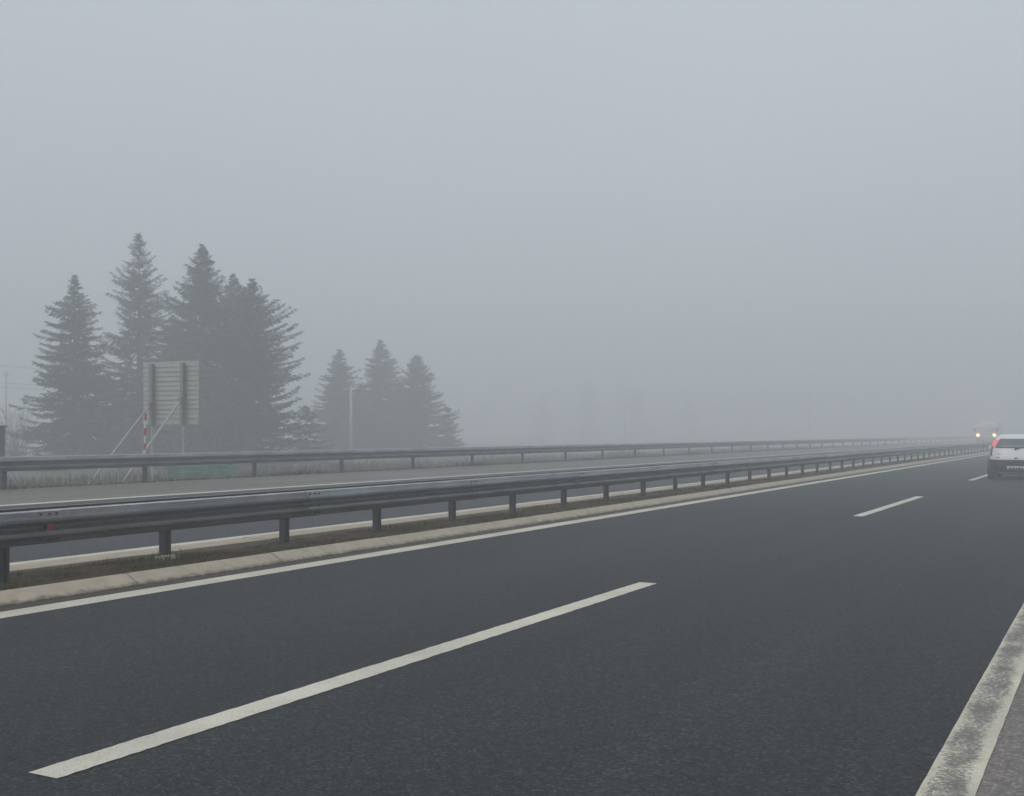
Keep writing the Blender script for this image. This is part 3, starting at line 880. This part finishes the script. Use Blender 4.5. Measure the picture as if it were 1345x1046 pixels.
for sd in (-1, 1):
    cabs.patch('side_window', M['glass'], lorry, lambda u, w: cabs.flank(-1.3 + u*.95, w, sd, .008), lin(0, 1, 6), lin(1.75, 2.4, 4))
    b = MB(); b.tube([(sd*1.2, -.2, 2.3), (sd*1.42, -.1, 2.3)], .025, 6); b.box(min(sd*1.32, sd*1.52), max(sd*1.32, sd*1.52), -.16, -.08, 1.75, 2.28); b.build('wing_mirror', M['black'], lorry)
    p = cabs.end(sd*.99, 1.22, True, .0)
    b = MB(); b.tube([(p[0], p[1]-.05, p[2]), (p[0], p[1]+.03, p[2]), (p[0], p[1]+.045, p[2])], [.12, .12, .08], 16); hb = b.build('headlight', M['head'], lorry)
    b = MB(); b.tube([(p[0], p[1]-.06, p[2]), (p[0], p[1]-.01, p[2]), (p[0], p[1]+.022, p[2])], [.27, .27, .24], 20); b.build('halo_ring', M['halo'], hb)  # glowing ring added as the lamp's warm halo
    ld = bpy.data.lights.new('headlamp_beam', 'SPOT'); ld.energy = 800; ld.color = (1., .62, .22); ld.spot_size = R(75); ld.spot_blend = .6; ld.shadow_soft_size = .1
    lo = bpy.data.objects.new('headlamp_beam', ld); COL.objects.link(lo); lo.parent = lorry
    lo.location = (p[0], p[1]+.2, p[2]); lo.rotation_euler = (R(90), 0, 0)
    for wy in (-1.1, -6.6, -7.9):
        if wy > -2:
            b = MB(); b.tube([(sd*1.05, wy, .5), (sd*1.245, wy, .5)], .58, 28); b.build('wheel_arch', M['black'], lorry)
        wheel(lorry, sd*1.25, wy, .5, sd)

# ------------------------------------------------------------------ haze
mh = bpy.data.materials.new('haze'); mh.use_nodes = True
nt = mh.node_tree; nt.nodes.clear()
out = N(nt, 'ShaderNodeOutputMaterial'); pv = N(nt, 'ShaderNodeVolumePrincipled')
pv.inputs['Color'].default_value = (.94, .97, .985, 1)
pv.inputs['Density'].default_value = .0098
pv.inputs['Anisotropy'].default_value = 0.0
nt.links.new(pv.outputs['Volume'], out.inputs['Volume'])
b = MB(); b.box(-540, 540, Y0-20, Y1+20, -2.7, 17.5)
hz = b.build('haze', mh); tag(hz, 'pale grey fog filling the air over the whole motorway', 'fog', kind='stuff')

# ------------------------------------------------------------------ sky and sun
SUN_EL, SUN_AZ = 38., 200.      # azimuth measured from +Y clockwise
w = bpy.data.worlds.new('World'); S.world = w; w.use_nodes = True
nt = w.node_tree; bg = nt.nodes['Background']
sky = N(nt, 'ShaderNodeTexSky', sky_type='NISHITA'); sky.sun_disc = False
sky.sun_elevation = R(SUN_EL); sky.sun_rotation = R(SUN_AZ); sky.dust_density = 4.; sky.air_density = 1.2
hs = N(nt, 'ShaderNodeHueSaturation'); hs.inputs['Saturation'].default_value = .35
nt.links.new(sky.outputs['Color'], hs.inputs['Color'])
# an even overcast deck in front of the blue
tc = N(nt, 'ShaderNodeTexCoord')
deck = ramp(nt, noise(nt, tc.outputs['Generated'], 1.4, 3, .5), [(.3, (5.1, 5.55, 6.2)), (.7, (5.5, 5.95, 6.5))])
sz = N(nt, 'ShaderNodeSeparateXYZ'); nt.links.new(tc.outputs['Generated'], sz.inputs[0])
deck = mixc(nt, 1., deck, ramp(nt, sz.outputs['Z'], [(0., .94), (.16, 1.02), (.36, 1.16), (1., 1.25)]), 'MULTIPLY')   # an overcast sky is brighter overhead
col = mixc(nt, .85, hs.outputs['Color'], deck)
nt.links.new(col, bg.inputs['Color']); bg.inputs['Strength'].default_value = .10

sl = bpy.data.lights.new('sun', 'SUN'); sl.energy = .9; sl.angle = R(40); sl.color = (1., .96, .9)
so = bpy.data.objects.new('sun', sl); COL.objects.link(so); so.location = (0, -40, 60)
so.rotation_euler = (R(90-SUN_EL), 0, R(180 - SUN_AZ))

# ------------------------------------------------------------------ camera
cd = bpy.data.cameras.new('camera'); cam = bpy.data.objects.new('camera', cd); COL.objects.link(cam)
cam.location = (0, 0, 1.455); cam.rotation_euler = (R(90), 0, TH)
cd.sensor_width = 36; cd.lens = 1480/1345*36
cd.shift_y = 46/1345
cd.clip_end = 3000; cd.clip_start = .05
S.camera = cam

S.view_settings.view_transform = 'Standard'; S.view_settings.look = 'None'
S.view_settings.exposure = 0.; S.view_settings.gamma = 1.
S.render.engine = 'CYCLES'
S.cycles.use_denoising = True
S.cycles.volume_bounces = 2
S.cycles.max_bounces = 6
S.cycles.diffuse_bounces = 3
